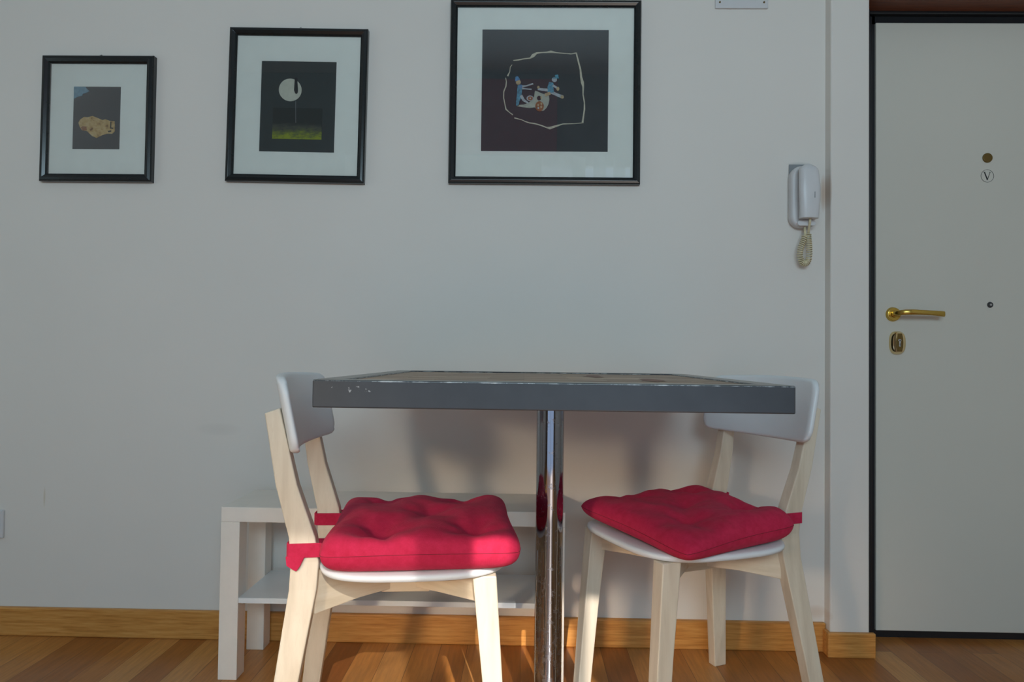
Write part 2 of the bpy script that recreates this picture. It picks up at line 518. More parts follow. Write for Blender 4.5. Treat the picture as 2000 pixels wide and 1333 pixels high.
# lever handle
bm = bmesh.new()
disc_prism(bm, 1.075, 0.938, 0.0215, 0.081, 0.090, 40, taper=0.86)
disc_prism(bm, 1.074, 0.938, 0.0105, 0.076, 0.083, 32, taper=0.8)
hd = link('door_handle', bm, MAT['brass'], door, bevel=0.0008)
def leversec(c, d, hz, ty):
    """section across direction d (xy) at c"""
    n = Vector((-d[1], d[0], 0)).normalized()
    c = Vector(c); o = []
    for k in range(12):
        a = 2 * PI * k / 12
        o.append(c + n * (ty * math.copysign(abs(math.cos(a)) ** 0.7, math.cos(a))) + Vector((0, 0, hz * math.copysign(abs(math.sin(a)) ** 0.7, math.sin(a)))))
    return o
path = [((1.073, 0.084, 0.940), (0, -1), .0075, .0075), ((1.073, 0.066, 0.940), (0.1, -1), .0072, .0078), ((1.077, 0.053, 0.9405), (0.6, -.8), .0076, .0075),
        ((1.087, 0.044, 0.9415), (1, -.35), .0078, .0062), ((1.105, 0.041, 0.942), (1, 0), .0078, .0048), ((1.130, 0.042, 0.9415), (1, .05), .0072, .0042),
        ((1.160, 0.045, 0.9405), (1, .1), .0070, .0040), ((1.188, 0.050, 0.939), (1, .2), .0078, .0040), ((1.202, 0.054, 0.938), (1, .25), .0082, .0040)]
bm = loft([leversec(*p) for p in path])
link('lever', bm, MAT['brass'], hd, smooth='all', bevel=0.001)
# oval lock escutcheon
bm = bmesh.new()
prof = [(1.0, 0.090), (1.0, 0.086), (0.94, 0.080), (0.80, 0.0755), (0.62, 0.0745)]
rings = []
for k, y in prof:
    ring = []
    for i in range(48):
        a = 2 * PI * i / 48
        ex = 0.75
        x = 0.0225 * k * math.copysign(abs(math.cos(a)) ** ex, math.cos(a))
        z = 0.0340 * (k if k > .9 else k + 0.06) * math.copysign(abs(math.sin(a)) ** ex, math.sin(a))
        ring.append(bm.verts.new((1.086 + x, y, 0.855 + z)))
    rings.append(ring)
for a, b in zip(rings[:-1], rings[1:]):
    for i in range(48): bm.faces.new((a[i], a[(i + 1) % 48], b[(i + 1) % 48], b[i]))
bm.faces.new(rings[-1]); bm.faces.new(rings[0][::-1])
lk = link('lock_escutcheon', bm, MAT['brass2'], door, smooth=True)
bm = bmesh.new()
a = [(1.0785 + 0.0145 * t, 0.855 + 0.028 * math.sin(PI * 0)) for t in (0,)]
poly_prism(bm, [(1.0795, 0.829), (1.0925, 0.829), (1.0955, 0.842), (1.0962, 0.855), (1.0955, 0.868), (1.0925, 0.882), (1.0795, 0.882), (1.0765, 0.868), (1.0758, 0.855), (1.0765, 0.842)], 0.0725, 0.0752)
cv = link('sliding_cover', bm, MAT['brass_dark'], lk, bevel=0.0008)
bm = bmesh.new()
disc_prism(bm, 1.0855, 0.8615, 0.0042, 0.0712, 0.0735, 24)
poly_prism(bm, [(1.0835, 0.844), (1.0885, 0.844), (1.0885, 0.858), (1.0835, 0.858)], 0.0714, 0.0735)
link('lock_cylinder', bm, MAT['steel'], lk, bevel=0.0004)
bm = bmesh.new()
disc_prism(bm, 1.0855, 0.8615, 0.0018, 0.0708, 0.0713, 16)
poly_prism(bm, [(1.0852, 0.846), (1.0867, 0.846), (1.0867, 0.853), (1.0852, 0.853)], 0.0710, 0.0715)
link('keyhole', bm, MAT['ink'], lk)
# peephole, badge, small plug
bm = bmesh.new()
disc_prism(bm, 1.349, 1.400, 0.0145, 0.086, 0.090, 40, taper=0.92)
ph = link('peephole', bm, MAT['brass_dark'], door, bevel=0.0006)
bm = bmesh.new()
for i in range(40):
    a0, a1 = 2 * PI * i / 40, 2 * PI * (i + 1) / 40
    R, r = 0.0188, 0.0180
    poly_prism(bm, [(1.349 + R * math.cos(a0), 1.347 + R * math.sin(a0)), (1.349 + R * math.cos(a1), 1.347 + R * math.sin(a1)),
                    (1.349 + r * math.cos(a1), 1.347 + r * math.sin(a1)), (1.349 + r * math.cos(a0), 1.347 + r * math.sin(a0))], 0.0893, 0.0901)
poly_prism(bm, [(1.3390, 1.3580), (1.3422, 1.3580), (1.3496, 1.3390), (1.3562, 1.3580), (1.3576, 1.3580), (1.3494, 1.3345), (1.3480, 1.3345)], 0.0893, 0.0901)
poly_prism(bm, [(1.3372, 1.3578), (1.3440, 1.3578), (1.3440, 1.3586), (1.3372, 1.3586)], 0.0892, 0.0901)
poly_prism(bm, [(1.3545, 1.3578), (1.3592, 1.3578), (1.3592, 1.3586), (1.3545, 1.3586)], 0.0892, 0.0901)
link('letter_badge', bm, MAT['ink'], door)
bm = bmesh.new()
disc_prism(bm, 1.3555, 0.969, 0.0088, 0.0865, 0.090, 32, taper=0.85)
pg = link('bolt_cover', bm, MAT['dark'], door, bevel=0.0005)
bm = bmesh.new()
disc_prism(bm, 1.3555, 0.969, 0.0038, 0.0855, 0.0868, 20, taper=0.8)
link('bolt_head', bm, MAT['steel'], pg)

# ------------------------------------------------------------------ small wall things
c = B(0.528, 0.677, -0.006, 0.0, 1.792, 1.892)
pl = tag(link('junction_cover', c, MAT['plastic'], bevel=0.003, seg=3), 'white rectangular cover plate high on the wall between large picture and door', 'cover plate')
for x in (0.5405, 0.6645):
    for z in (1.809, 1.876):
        bm = bmesh.new(); disc_prism(bm, x, z, 0.003, -0.0078, -0.005, 16, taper=0.8)
        link('screw', bm, MAT['brass_dark'], pl)
sk = tag(link('wall_socket', B(-1.585, -1.465, -0.009, 0.0, 0.270, 0.349), MAT['plastic'], bevel=0.003, seg=3), 'white wall socket plate low on the wall at the left edge', 'socket')
link('socket_insert', B(-1.56, -1.49, -0.011, -0.008, 0.286, 0.333), MAT['plastic2'], sk, bevel=0.001)

# door phone
ip = empty('intercom_phone', (0.77, 0, 1.165))
tag(ip, 'white wall intercom handset with coiled cream cord beside the door', 'intercom')
ip.location = (0, 0, 0)
link('wall_plate', B(0.737, 0.797, -0.004, 0.0, 1.20, 1.350), MAT['grey'], ip, bevel=0.001)
def capsule(x0, x1, z0, z1, y0, y1, rad, name, mat, parent, bulge=0.0, bevel=0.006):
    bm = bmesh.new()
    pts = []
    for (cx, cz, a0) in ((x1 - rad, z1 - rad, 0), (x0 + rad, z1 - rad, 90), (x0 + rad, z0 + rad, 180), (x1 - rad, z0 + rad, 270)):
        for k in range(9):
            a = math.radians(a0 + k * 90 / 8)
            pts.append((cx + rad * math.cos(a), cz + rad * math.sin(a)))
    poly_prism(bm, pts, y0, y1)
    return link(name, bm, mat, parent, bevel=bevel, seg=4, smooth=True)
capsule(0.7335, 0.8015, 1.168, 1.340, -0.030, 0.0, 0.030, 'base', MAT['plastic2'], ip, bevel=0.009)
# receiver: bowed shell lofted along z
secs = []
N = 22
for i in range(N + 1):
    t = i / N
    z = 1.188 + (1.337 - 1.188) * t
    hw = 0.0262 - 0.0015 * math.cos(2 * PI * t)
    if t > 0.86: hw *= math.sqrt(max(0.03, 1 - ((t - 0.86) / 0.145) ** 2))
    bow = 0.008 * (2 * t - 1) ** 2
    yc = -0.052 - 0.010 * (1 - (2 * t - 1) ** 2) + (0.012 * max(0, (t - 0.86) / 0.14) ** 2)
    cx = 0.7705 + 0.003 * (0.5 - t) + 0.0
    sec = []
    for k in range(20):
        a = 2 * PI * k / 20
        sec.append((cx + hw * math.copysign(abs(math.cos(a)) ** 0.6, math.cos(a)), yc + (0.013 + bow * .5) * math.copysign(abs(math.sin(a)) ** 0.7, math.sin(a)), z))
    secs.append(sec)
rc = link('receiver', loft(secs), MAT['plastic'], ip, smooth=True)
link('receiver_slot', B(0.7785, 0.7795, -0.0765, -0.0735, 1.240, 1.256), MAT['grey'], rc)
capsule(0.748, 0.797, 1.171, 1.186, -0.038, -0.006, 0.0075, 'mouth_cradle', MAT['plastic'], ip, bevel=0.003)
# two smooth ends and the coiled loop
pth = []
def bez(p0, p1, p2, p3, n):
    return [tuple((1 - t) ** 3 * a + 3 * (1 - t) ** 2 * t * b + 3 * (1 - t) * t * t * c + t ** 3 * d for a, b, c, d in zip(p0, p1, p2, p3)) for t in [i / n for i in range(n)]]
y = -0.026
core = bez((0.7725, y, 1.146), (0.7700, y, 1.128), (0.757, y, 1.112), (0.7590, y, 1.092), 60) + \
       bez((0.7590, y, 1.092), (0.7610, y, 1.062), (0.7800, y, 1.060), (0.7835, y, 1.085), 70) + \
       bez((0.7835, y, 1.085), (0.7865, y, 1.115), (0.7820, y, 1.130), (0.7815, y, 1.150), 70)
hel = []
turns = 34
n = len(core)
for i in range(n * 4):
    f = i / 4.0
    i0 = min(int(f), n - 2); fr = f - i0
    p = Vector(core[i0]).lerp(Vector(core[i0 + 1]), min(fr, 1))
    tdir = (Vector(core[min(i0 + 3, n - 1)]) - Vector(core[max(i0 - 3, 0)])).normalized()
    nrm = tdir.cross(Vector((0, 1, 0))).normalized()
    a = 2 * PI * turns * i / (n * 4)
    hel.append(p + (nrm * math.cos(a) + Vector((0, 1, 0)) * math.sin(a)) * 0.0070)
bm = bmesh.new()
tube(bm, hel, 0.0016, 6)
tube(bm, [(0.7725, y, 1.142), (0.7728, y, 1.155), (0.7735, -0.022, 1.172)], 0.0035, 8)
tube(bm, [(0.7815, y, 1.146), (0.7812, y - .004, 1.160), (0.778, -0.045, 1.178), (0.777, -0.05, 1.190)], 0.0035, 8)
link('coiled_cord', bm, MAT['cord'], ip, smooth='all')

# ------------------------------------------------------------------ framed pictures
def picture(label, xc, zc, W, Hh, fw, panel, rot=0.0, prof=0.020):
    """panel = (x0, x1, z0, z1) relative to centre"""
    r = empty('framed_picture', (xc, 0, zc), ry=rot)
    tag(r, label, 'picture', 'black framed collages in a row on the wall')
    # moulding: mitred profile swept round the rectangle
    P = [(0.0, 0.0), (0.0, -prof + 0.004), (0.003, -prof), (fw * 0.45, -prof - 0.002), (fw * 0.8, -prof + 0.002), (fw, -prof + 0.008), (fw, 0.0)]
    bm = bmesh.new()
    rings = []
    for sx, sz in ((-1, -1), (1, -1), (1, 1), (-1, 1)):
        rings.append([bm.verts.new((sx * (W / 2 - a), b, sz * (Hh / 2 - a))) for a, b in P])
    for i in range(4):
        a, b = rings[i], rings[(i + 1) % 4]
        for k in range(len(P)):
            bm.faces.new((a[k], b[k], b[(k + 1) % len(P)], a[(k + 1) % len(P)]))
    link('frame', bm, MAT['black'], r, bevel=0.0006)
    iw, ih = W / 2 - fw + 0.002, Hh / 2 - fw + 0.002
    x0, x1, z0, z1 = panel
    bm = bmesh.new()
    box(bm, -iw, x0, -0.009, -0.002, -ih, ih); box(bm, x1, iw, -0.009, -0.002, -ih, ih)
    box(bm, x0, x1, -0.009, -0.002, -ih, z0); box(bm, x0, x1, -0.009, -0.002, z1, ih)
    link('mount_board', bm, MAT['mat'], r)
    link('glass_pane', B(-iw, iw, -0.0135, -0.0125, -ih, ih), MAT['glass'], r)
    bm = bmesh.new()
    tube(bm, [(0.0, -0.004, Hh / 2 - 0.002), (0.0, -0.006, Hh / 2 + 0.004), (0.001, -0.001, Hh / 2 + 0.007)], 0.0018, 8)
    link('hanging_hook', bm, MAT['dark'], r)
    pr = link('collage_sheet', B(x0 - 0.0005, x1 + 0.0005, -0.0078, -0.003, z0 - 0.0005, z1 + 0.0005), MAT['charcoal'], r)
    return r, pr

def mapper(panel, tl, trr, bl):
    """drawing units -> metres on the sheet"""
    x0, x1, z0, z1 = panel
    wdt = trr[0] - tl[0]; h = bl[1] - tl[1]; sh = (bl[0] - tl[0]) / h; tilt = (trr[1] - tl[1]) / wdt
    def f(x, y):
        v = (y - tl[1] - tilt * (x - tl[0])) / h
        u = (x - tl[0] - sh * (y - tl[1])) / wdt
        return (x0 + u * (x1 - x0), z1 - v * (z1 - z0))
    return f
def patch(name, pts, f, mat, parent, y=-0.0080, t=0.0008, subst=0):
    bm = bmesh.new()
    q = [f(*p) for p in pts]
    a = [bm.verts.new((x, y - t, z)) for x, z in q]
    b = [bm.verts.new((x, y + 0.0006, z)) for x, z in q]
    n = len(q)
    for i in range(n): bm.faces.new((a[i], a[(i + 1) % n], b[(i + 1) % n], b[i]))
    fa = bm.faces.new(a); bm.faces.new(b[::-1])
    bmesh.ops.triangulate(bm, faces=[fa])
    return link(name, bm, mat, parent)
def strip(name, path, f, mat, parent, y=-0.0080, t=0.0008):
    q = limb([p for p, w_ in path], [w_ for p, w_ in path])
    n = len(path)
    A = [f(*p) for p in q[:n]]; Bb = [f(*p) for p in q[n:][::-1]]
    bm = bmesh.new()
    V = [[bm.verts.new((p[0], yy, p[1])) for p in (a, b) for yy in (y - t, y + 0.0006)] for a, b in zip(A, Bb)]
    for a, b in zip(V[:-1], V[1:]):
        for i, j in ((0, 2), (2, 3), (3, 1), (1, 0)):
            bm.faces.new((a[i], a[j], b[j], b[i]))
    for e in (V[0], V[-1]): bm.faces.new((e[0], e[1], e[3], e[2]))
    return link(name, bm, mat, parent)
def ell(cx, cy, rx, ry, n=28, a0=0, a1=360):
    return [(cx + rx * math.cos(math.radians(a0 + (a1 - a0) * i / n)), cy + ry * math.sin(math.radians(a0 + (a1 - a0) * i / n))) for i in range(n)]
def limb(pts, w):
    """variable-width band outline"""
    L, R = [], []
    for i, p in enumerate(pts):
        a = Vector(pts[max(i - 1, 0)]); b = Vector(pts[min(i + 1, len(pts) - 1)])
        t = (b - a).normalized(); n = Vector((-t[1], t[0]))
        ww = w[i] if isinstance(w, (list, tuple)) else w
        L.append(tuple(Vector(p) + n * ww / 2)); R.append(tuple(Vector(p) - n * ww / 2))
    return L + R[::-1]

# small picture
pan = (-0.0725, 0.0635, -0.0865, 0.0935)
r, pr = picture('smallest black-framed collage, leftmost of the three pictures, ochre torn paper on black', -1.2235, 1.464, 0.322, 0.361, 0.0225, pan)
f1 = mapper(pan, (403, 425), (767, 427), (388, 908))
patch('blue_scrap', [(403, 425), (490, 426), (500, 440), (522, 460), (500, 472), (470, 482), (465, 497), (440, 500), (401, 520)], f1, MAT['bluep'], pr)
patch('ochre_scrap', [(436, 705), (450, 680), (480, 660), (510, 662), (545, 652), (585, 668), (622, 684), (645, 678), (680, 690), (716, 694), (716, 770), (695, 790), (660, 788), (620, 800), (575, 822), (540, 806), (500, 768), (465, 764), (445, 735)], f1, MAT['gold'], pr)
patch('ochre_fleck', [(456, 742), (470, 732), (498, 734), (502, 762), (470, 766)], f1, MAT['rust'], pr, y=-0.0089)
patch('dark_cutout', [(684, 696), (692, 696), (690, 742), (706, 744), (704, 752), (682, 750)], f1, MAT['ink'], pr, y=-0.0089)
patch('dark_cutout', [(665, 768), (690, 764), (690, 774), (668, 778)], f1, MAT['ink'], pr, y=-0.0089)
# middle picture
pan = (-0.1055, 0.1085, -0.1325, 0.1270)
r, pr = picture('medium black-framed picture, middle of the three, pale moon over green ground', -0.6525, 1.506, 0.395, 0.440, 0.0215, pan, rot=math.radians(0.65), prof=0.02)
pr.data.materials[0] = MAT['charcoal2']
f2 = mapper(pan, (403, 362), (942, 370), (375, 1017))
ms = patch('moon', ell(605, 572, 82, 82, 40), f2, MAT['moon'], pr)
patch('dark_spire', [(640, 484), (656, 488), (661, 560), (660, 590), (652, 602), (641, 598), (633, 576), (636, 530)], f2, MAT['ink'], pr, y=-0.0089)
x0_, z0_ = f2(470, 925)
bm = bmesh.new()
wd = f2(825, 925)[0] - x0_; hh = f2(470, 700)[1] - z0_
box(bm, 0, wd, -0.0008, 0.0006, 0, hh)
ls = link('landscape_strip', bm, MAT['land'], pr)
ls.location = (x0_, -0.008, z0_)
patch('thin_thread', limb([(644, 655), (643, 810)], 2.2), f2, MAT['grey'], pr, y=-0.0089)
# large picture
pan = (-0.1785, 0.1785, -0.1680, 0.1790)
r, pr = picture('largest black-framed picture, rightmost of the three, two little blue figures on black', 0.0495, 1.548, 0.538, 0.522, 0.0200, pan)
f3 = mapper(pan, (297, 204), (1187, 207), (287, 1060))
def g3(x, y): return f3((960 + x / 6.665 - 860) * 3.602, (70 + y / 6.665) * 3.602)
torn = [((285, 314), 10), ((350, 308), 16), ((420, 294), 14), ((505, 284), 16), ((545, 250), 44), ((590, 218), 22), ((660, 210), 14), ((720, 208), 18), ((775, 200), 30), ((850, 212), 12), ((960, 222), 10), ((1040, 228), 12), ((1105, 216), 16)]
strip('torn_paper_edge', torn, g3, MAT['paper'], pr)
torn = [((1105, 212), 18), ((1130, 310), 18), ((1160, 430), 22), ((1170, 530), 26), ((1186, 600), 40), ((1196, 650), 22), ((1194, 760), 14), ((1212, 860), 16), ((1212, 950), 20), ((1200, 1030), 18), ((1186, 1128), 24)]
strip('torn_paper_edge', torn, g3, MAT['paper'], pr)
torn = [((1190, 1124), 10), ((1080, 1134), 8), ((930, 1140), 12), ((850, 1165), 22), ((760, 1194), 34), ((720, 1186), 14), ((650, 1160), 14), ((560, 1134), 16), ((500, 1128), 14), ((440, 1108), 12), ((400, 1088), 8), ((300, 1062), 14)]
strip('torn_paper_edge', torn, g3, MAT['paper'], pr)
torn = [((280, 1022), 14), ((240, 994), 10), ((190, 950), 18), ((176, 880), 12), ((160, 800), 12), ((162, 720), 14), ((190, 650), 16), ((196, 590), 12), ((186, 540), 8)]
strip('torn_paper_edge', torn, g3, MAT['paper'], pr)
torn = [((212, 518), 20), ((240, 460), 10), ((246, 400), 10), ((270, 370), 8)]
strip('torn_paper_edge', torn, g3, MAT['paper'], pr)
def fig(name, pieces, lift=0.0):
    """one small clay figure: joined relief patches of several colours"""
    bm = bmesh.new(); mats = []
    for k, (pts, mat) in enumerate(pieces):
        if mat not in mats: mats.append(mat)
        q = [g3(*p) for p in pts]
        y0 = -0.0082 - 0.0009 - 0.00012 * k - lift
        a = [bm.verts.new((x, y0, z)) for x, z in q]; b = [bm.verts.new((x, -0.0076, z)) for x, z in q]
        n = len(q)
        fs = [bm.faces.new((a[i], a[(i + 1) % n], b[(i + 1) % n], b[i])) for i in range(n)]
        fa = bm.faces.new(a)
        fs += bmesh.ops.triangulate(bm, faces=[fa])['faces']
        for f_ in fs: f_.material_index = mats.index(mat)
    o = link(name, bm, MAT[mats[0]], pr)
    for m_ in mats[1:]: o.data.materials.append(MAT[m_])
    return o
fig('clay_cart', [([(570, 708), (610, 722), (660, 745), (750, 770), (757, 820), (745, 880), (720, 930), (680, 970), (650, 972), (600, 960), (565, 925), (500, 935), (420, 925), (340, 912), (345, 895), (420, 890), (480, 868), (530, 830), (555, 790), (560, 750)], 'cream'),
                  (ell(622, 805, 28, 30), 'ink'), (ell(650, 798, 10, 22), 'skin')])
fig('clay_wheel', [(ell(628, 912, 56, 66), 'rust'), (ell(610, 895, 12, 16), 'skin'), (ell(652, 880, 11, 18), 'skin'), (ell(650, 920, 11, 16), 'skin'), (ell(612, 935, 10, 14), 'palec')], 0.0006)
fig('clay_wheel', [(ell(505, 808, 46, 36), 'palec'), (ell(508, 810, 32, 26), 'rust'), (ell(508, 810, 10, 10), 'palec')], 0.0006)
fig('clay_figure', [(limb([(372, 640), (368, 700), (362, 780), (345, 850), (340, 905)], [56, 62, 62, 44, 36]), 'teal'),
                    (limb([(385, 770), (420, 830), (480, 870)], [40, 34, 20]), 'palec'),
                    (limb([(395, 655), (460, 645), (545, 618)], [30, 18, 20]), 'palec'), (limb([(400, 680), (450, 686), (525, 692)], [20, 14, 18]), 'palec'),
                    (limb([(360, 650), (400, 660)], 50), 'blue'), (ell(352, 600, 32, 32), 'skin'), (limb([(310, 575), (370, 560)], 24), 'blue'), (ell(335, 548, 24, 26), 'blue')])
fig('clay_figure', [(limb([(740, 700), (680, 695), (605, 685)], [40, 34, 30]), 'palec'), (limb([(770, 720), (850, 760), (930, 790)], [44, 38, 44]), 'palec'),
                    (limb([(780, 600), (770, 660), (775, 735)], [56, 76, 80]), 'teal'), (ell(922, 790, 22, 22), 'skin'), (ell(612, 665, 16, 18), 'skin'),
                    (limb([(800, 640), (850, 670), (880, 690)], [30, 26, 20]), 'palec'), (ell(866, 684, 20, 26), 'skin'), (limb([(700, 765), (770, 740)], 40), 'skin'),
                    (ell(822, 565, 34, 32), 'palec'), (limb([(800, 545), (880, 545)], 14), 'teal'), (limb([(830, 525), (872, 515)], 34), 'teal')])

# ------------------------------------------------------------------ dining table
TX0, TX1, TY0, TY1, TZ = -0.336, 0.427, -0.84, -0.075, 0.760
TH = 0.0445
tb = empty('dining_table', ((TX0 + TX1) / 2, (TY0 + TY1) / 2, 0))
tag(tb, 'square table with dark grey steel edge, wood strip top and single chrome leg', 'table')
tb.location = (0, 0, 0)
bm = bmesh.new()
fwid = 0.040
box(bm, TX0, TX1, TY0, TY0 + fwid, TZ - TH, TZ)
box(bm, TX0, TX1, TY1 - fwid, TY1, TZ - TH, TZ)
box(bm, TX0, TX0 + fwid, TY0 + fwid, TY1 - fwid, TZ - TH, TZ)
box(bm, TX1 - fwid, TX1, TY0 + fwid, TY1 - fwid, TZ - TH, TZ)
bmesh.ops.remove_doubles(bm, verts=bm.verts, dist=1e-5)
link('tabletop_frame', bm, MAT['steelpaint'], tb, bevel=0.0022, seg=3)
link('wood_inlay', B(TX0 + fwid, TX1 - fwid, TY0 + fwid, TY1 - fwid, TZ - 0.03, TZ - 0.003), MAT['inlay'], tb)
def blotch(cx, cy, rx, ry, seed):
    random.seed(seed); o = []; bm = bmesh.new()
    for i in range(14):
        a = 2 * PI * i / 14; k = random.uniform(0.7, 1.15)
        o.append(bm.verts.new((cx + rx * k * math.cos(a), cy + ry * k * math.sin(a), TZ - 0.0024)))
    bm.faces.new(o)
    link('knot_patch', bm, MAT['knot'], tb)
blotch(0.160, -0.34, 0.022, 0.10, 3)
blotch(0.252, -0.58, 0.024, 0.08, 5)
PX, PY, PR = 0.058, -0.455, 0.0292
def lathe(bm, prof, cx, cy, n=48):
    rings = [[bm.verts.new((cx + r_ * math.cos(2 * PI * i / n), cy + r_ * math.sin(2 * PI * i / n), z)) for i in range(n)] for r_, z in prof]
    for a, b in zip(rings[:-1], rings[1:]):
        for i in range(n): bm.faces.new((a[i], a[(i + 1) % n], b[(i + 1) % n], b[i]))
    bm.faces.new(rings[0][::-1]); bm.faces.new(rings[-1])
    return bm
link('pole', lathe(bmesh.new(), [(PR, 0.012), (PR, TZ - TH + 0.002)], PX, PY, 64), MAT['chrome'], tb, smooth=True)
link('base_plate', lathe(bmesh.new(), [(0.20, 0.0), (0.20, 0.006), (0.194, 0.010), (0.06, 0.016), (0.034, 0.030), (0.0295, 0.032)], PX, PY, 72), MAT['chrome'], tb, smooth=True)
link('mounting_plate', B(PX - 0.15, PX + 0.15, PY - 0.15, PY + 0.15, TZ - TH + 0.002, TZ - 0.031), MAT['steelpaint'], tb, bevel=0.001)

# ------------------------------------------------------------------ low white bench with shelf
BX0, BX1, BY0, BY1, BZ = -0.741, 0.105, -0.243, -0.024, 0.4215
LEG = 0.0465
bn = empty('low_shelf_bench', (0, 0, 0))
tag(bn, 'low off-white bench with a lower shelf standing against the wall under the table', 'bench')
link('top', B(BX0, BX1, BY0, BY1, BZ - 0.0365, BZ), MAT['foil'], bn, bevel=0.0012)
for x in (BX0, BX1 - LEG):
    for yy in (BY0, BY1 - LEG):
        link('leg', B(x, x + LEG, yy, yy + LEG, 0.0, BZ - 0.0368), MAT['foil'], bn, bevel=0.0012)
sh = link('shelf', B(BX0 + LEG, BX1 - LEG, BY0 + 0.001, BY1, 0.1865, 0.1995), MAT['white'], bn, bevel=0.001)
for x in (BX0 + LEG + 0.006, BX1 - LEG - 0.006):
    bm = bmesh.new(); disc_prism(bm, x, 0.1835, 0.003, BY0 + 0.012, BY0 + 0.020, 12)
    link('shelf_pin', bm, MAT['steel'], bn)
link('cable_panel', B(BX0 + LEG, BX1 - LEG, BY1 - 0.012, BY1 - 0.004, 0.125, 0.187), MAT['foil'], bn, bevel=0.001)

# ------------------------------------------------------------------ chairs
D = dict(rb=.2175, rk=.1653, rt=.2257, wb=.1718, wk=.1195, wt=.1363, zk=.4126, zt=.6964, fb=.1972, ft=.1663, zf=.4042, wfb=.1539, wft=.1426)
def make_chair(label):
    r = empty('dining_chair')
    tag(r, label, 'chair', 'birch and white dining chairs at the table')
    d = D
    for s in (-1, 1):
        # rear leg and back post in one bent plank
        S_ = [(d['rb'], d['wb'], 0.0, .036, .026), (0.5 * d['rb'] + .5 * d['rk'] - .001, (d['wb'] + d['wk']) / 2, 0.20, .043, .027),
              (d['rk'] + .002, d['wk'] + .003, d['zk'] - 0.045, .050, .028), (d['rk'], d['wk'], d['zk'] + 0.005, .051, .028), (d['rk'] + .005, d['wk'] + .003, d['zk'] + 0.05, .048, .027),
              (d['rk'] + .0335, d['wk'] + .010, 0.56, .039, .025), (d['rt'], d['wt'], d['zt'], .027, .023)]
        bm = loft([rsec(-a, s * b, z, wx, wy) for a, b, z, wx, wy in S_])
        # slanted cut at the top of the post
        bm.verts.ensure_lookup_table()
        for v in bm.verts[-4:]:
            v.co.z += (v.co.x + d['rt']) * 0.35
        link('rear_leg', bm, MAT['birch'], r, bevel=0.0025)
        bm = loft([rsec(d['fb'], s * d['wfb'], 0.0, .033, .027), rsec((d['fb'] + d['ft']) / 2, s * (d['wfb'] + d['wft']) / 2, 0.21, .037, .031),
                   rsec(d['ft'] - .001, s * d['wft'], d['zf'] - .008, .044, .034)])
        link('front_leg', bm, MAT['birch'], r, bevel=0.0025)
    # crossed rails below the seat, tall at the legs and meeting at a centre block
    CX = 0.012
    for s in (-1, 1):
        for (ex, ey, zl) in ((-d['rk'] + .012, s * (d['wk'] - .004), .318), (d['ft'] - .010, s * (d['wft'] - .004), .346)):
            a = Vector((ex, ey, 0)); b = Vector((CX, 0, 0)); t = (b - a).normalized(); n = Vector((-t.y, t.x, 0)) * 0.0105
            b = b - t * 0.02
            secs = []
            for q, z0, z1 in ((a, zl, .3985), ((a + b) / 2, zl * .4 + .6 * .338, .3985), (b, .334, .3985)):
                secs.append([tuple(q - n + Vector((0, 0, z0))), tuple(q + n + Vector((0, 0, z0))), tuple(q + n + Vector((0, 0, z1))), tuple(q - n + Vector((0, 0, z1)))])
            link('cross_rail', loft(secs), MAT['birchx'], r, bevel=0.002)
    link('centre_block', B(CX - .048, CX + .048, -.034, .034, .327, .3985), MAT['birchx'], r, bevel=0.002)
    # seat: rounded trapezoid plywood shell, gently dished
    def outline(k):
        n = 72; o = []
        for i in range(n):
            a = 2 * PI * i / n
            ca, sa = math.cos(a), math.sin(a)
            e = 0.44
            x = 0.174 * math.copysign(abs(ca) ** e, ca)
            yv = 0.180 * math.copysign(abs(sa) ** e, sa)
            # wider belly, narrower front corners
            yv *= 1.0 + 0.045 * (1 - (x / 0.174) ** 2) - 0.05 * (x / 0.174)
            x *= 1.0 + 0.07 * (1 - (yv / 0.19) ** 2) * (1 if ca > 0 else 0.2)
            o.append((0.030 + x * k, yv * k))
        return o
    bm = bmesh.new()
    def dish(x, yv): return -0.006 * (1 - min(1, (yv / 0.19) ** 2)) * (1 - min(1, ((x - .03) / .18) ** 2)) - 0.007 * (1 - min(1, ((x - .03) / .2) ** 2)) * (yv / .19) ** 2 * 0.8
    lv = [(0.0, 1), (0.30, 1), (0.60, 1), (0.85, 1), (0.97, 1), (0.994, 0.8), (1.0, 0.5), (0.990, 0.1), (0.96, 0), (0.8, 0), (0.4, 0), (0.0, 0)]
    rings = []
    for k, h in lv:
        if k == 0.0:
            rings.append([bm.verts.new((0.03, 0, 0.400 + 0.014 * h + dish(0.03, 0)))]); continue
        rings.append([bm.verts.new((x, yv, 0.400 + 0.0135 * h + dish(x, yv))) for x, yv in outline(k)])
    for a, b in zip(rings[:-1], rings[1:]):
        n = 72
        for i in range(n):
            if len(a) == 1: bm.faces.new((a[0], b[i], b[(i + 1) % n]))
            elif len(b) == 1: bm.faces.new((a[i], a[(i + 1) % n], b[0]))
            else: bm.faces.new((a[i], a[(i + 1) % n], b[(i + 1) % n], b[i]))
    link('seat', bm, MAT['white'], r, smooth='all')
    # backrest: bent board on the front of the posts
    bm = bmesh.new()
    nu, nv = 40, 16
    W2, Z0, Z1, TK = 0.180, 0.621, 0.757, 0.018
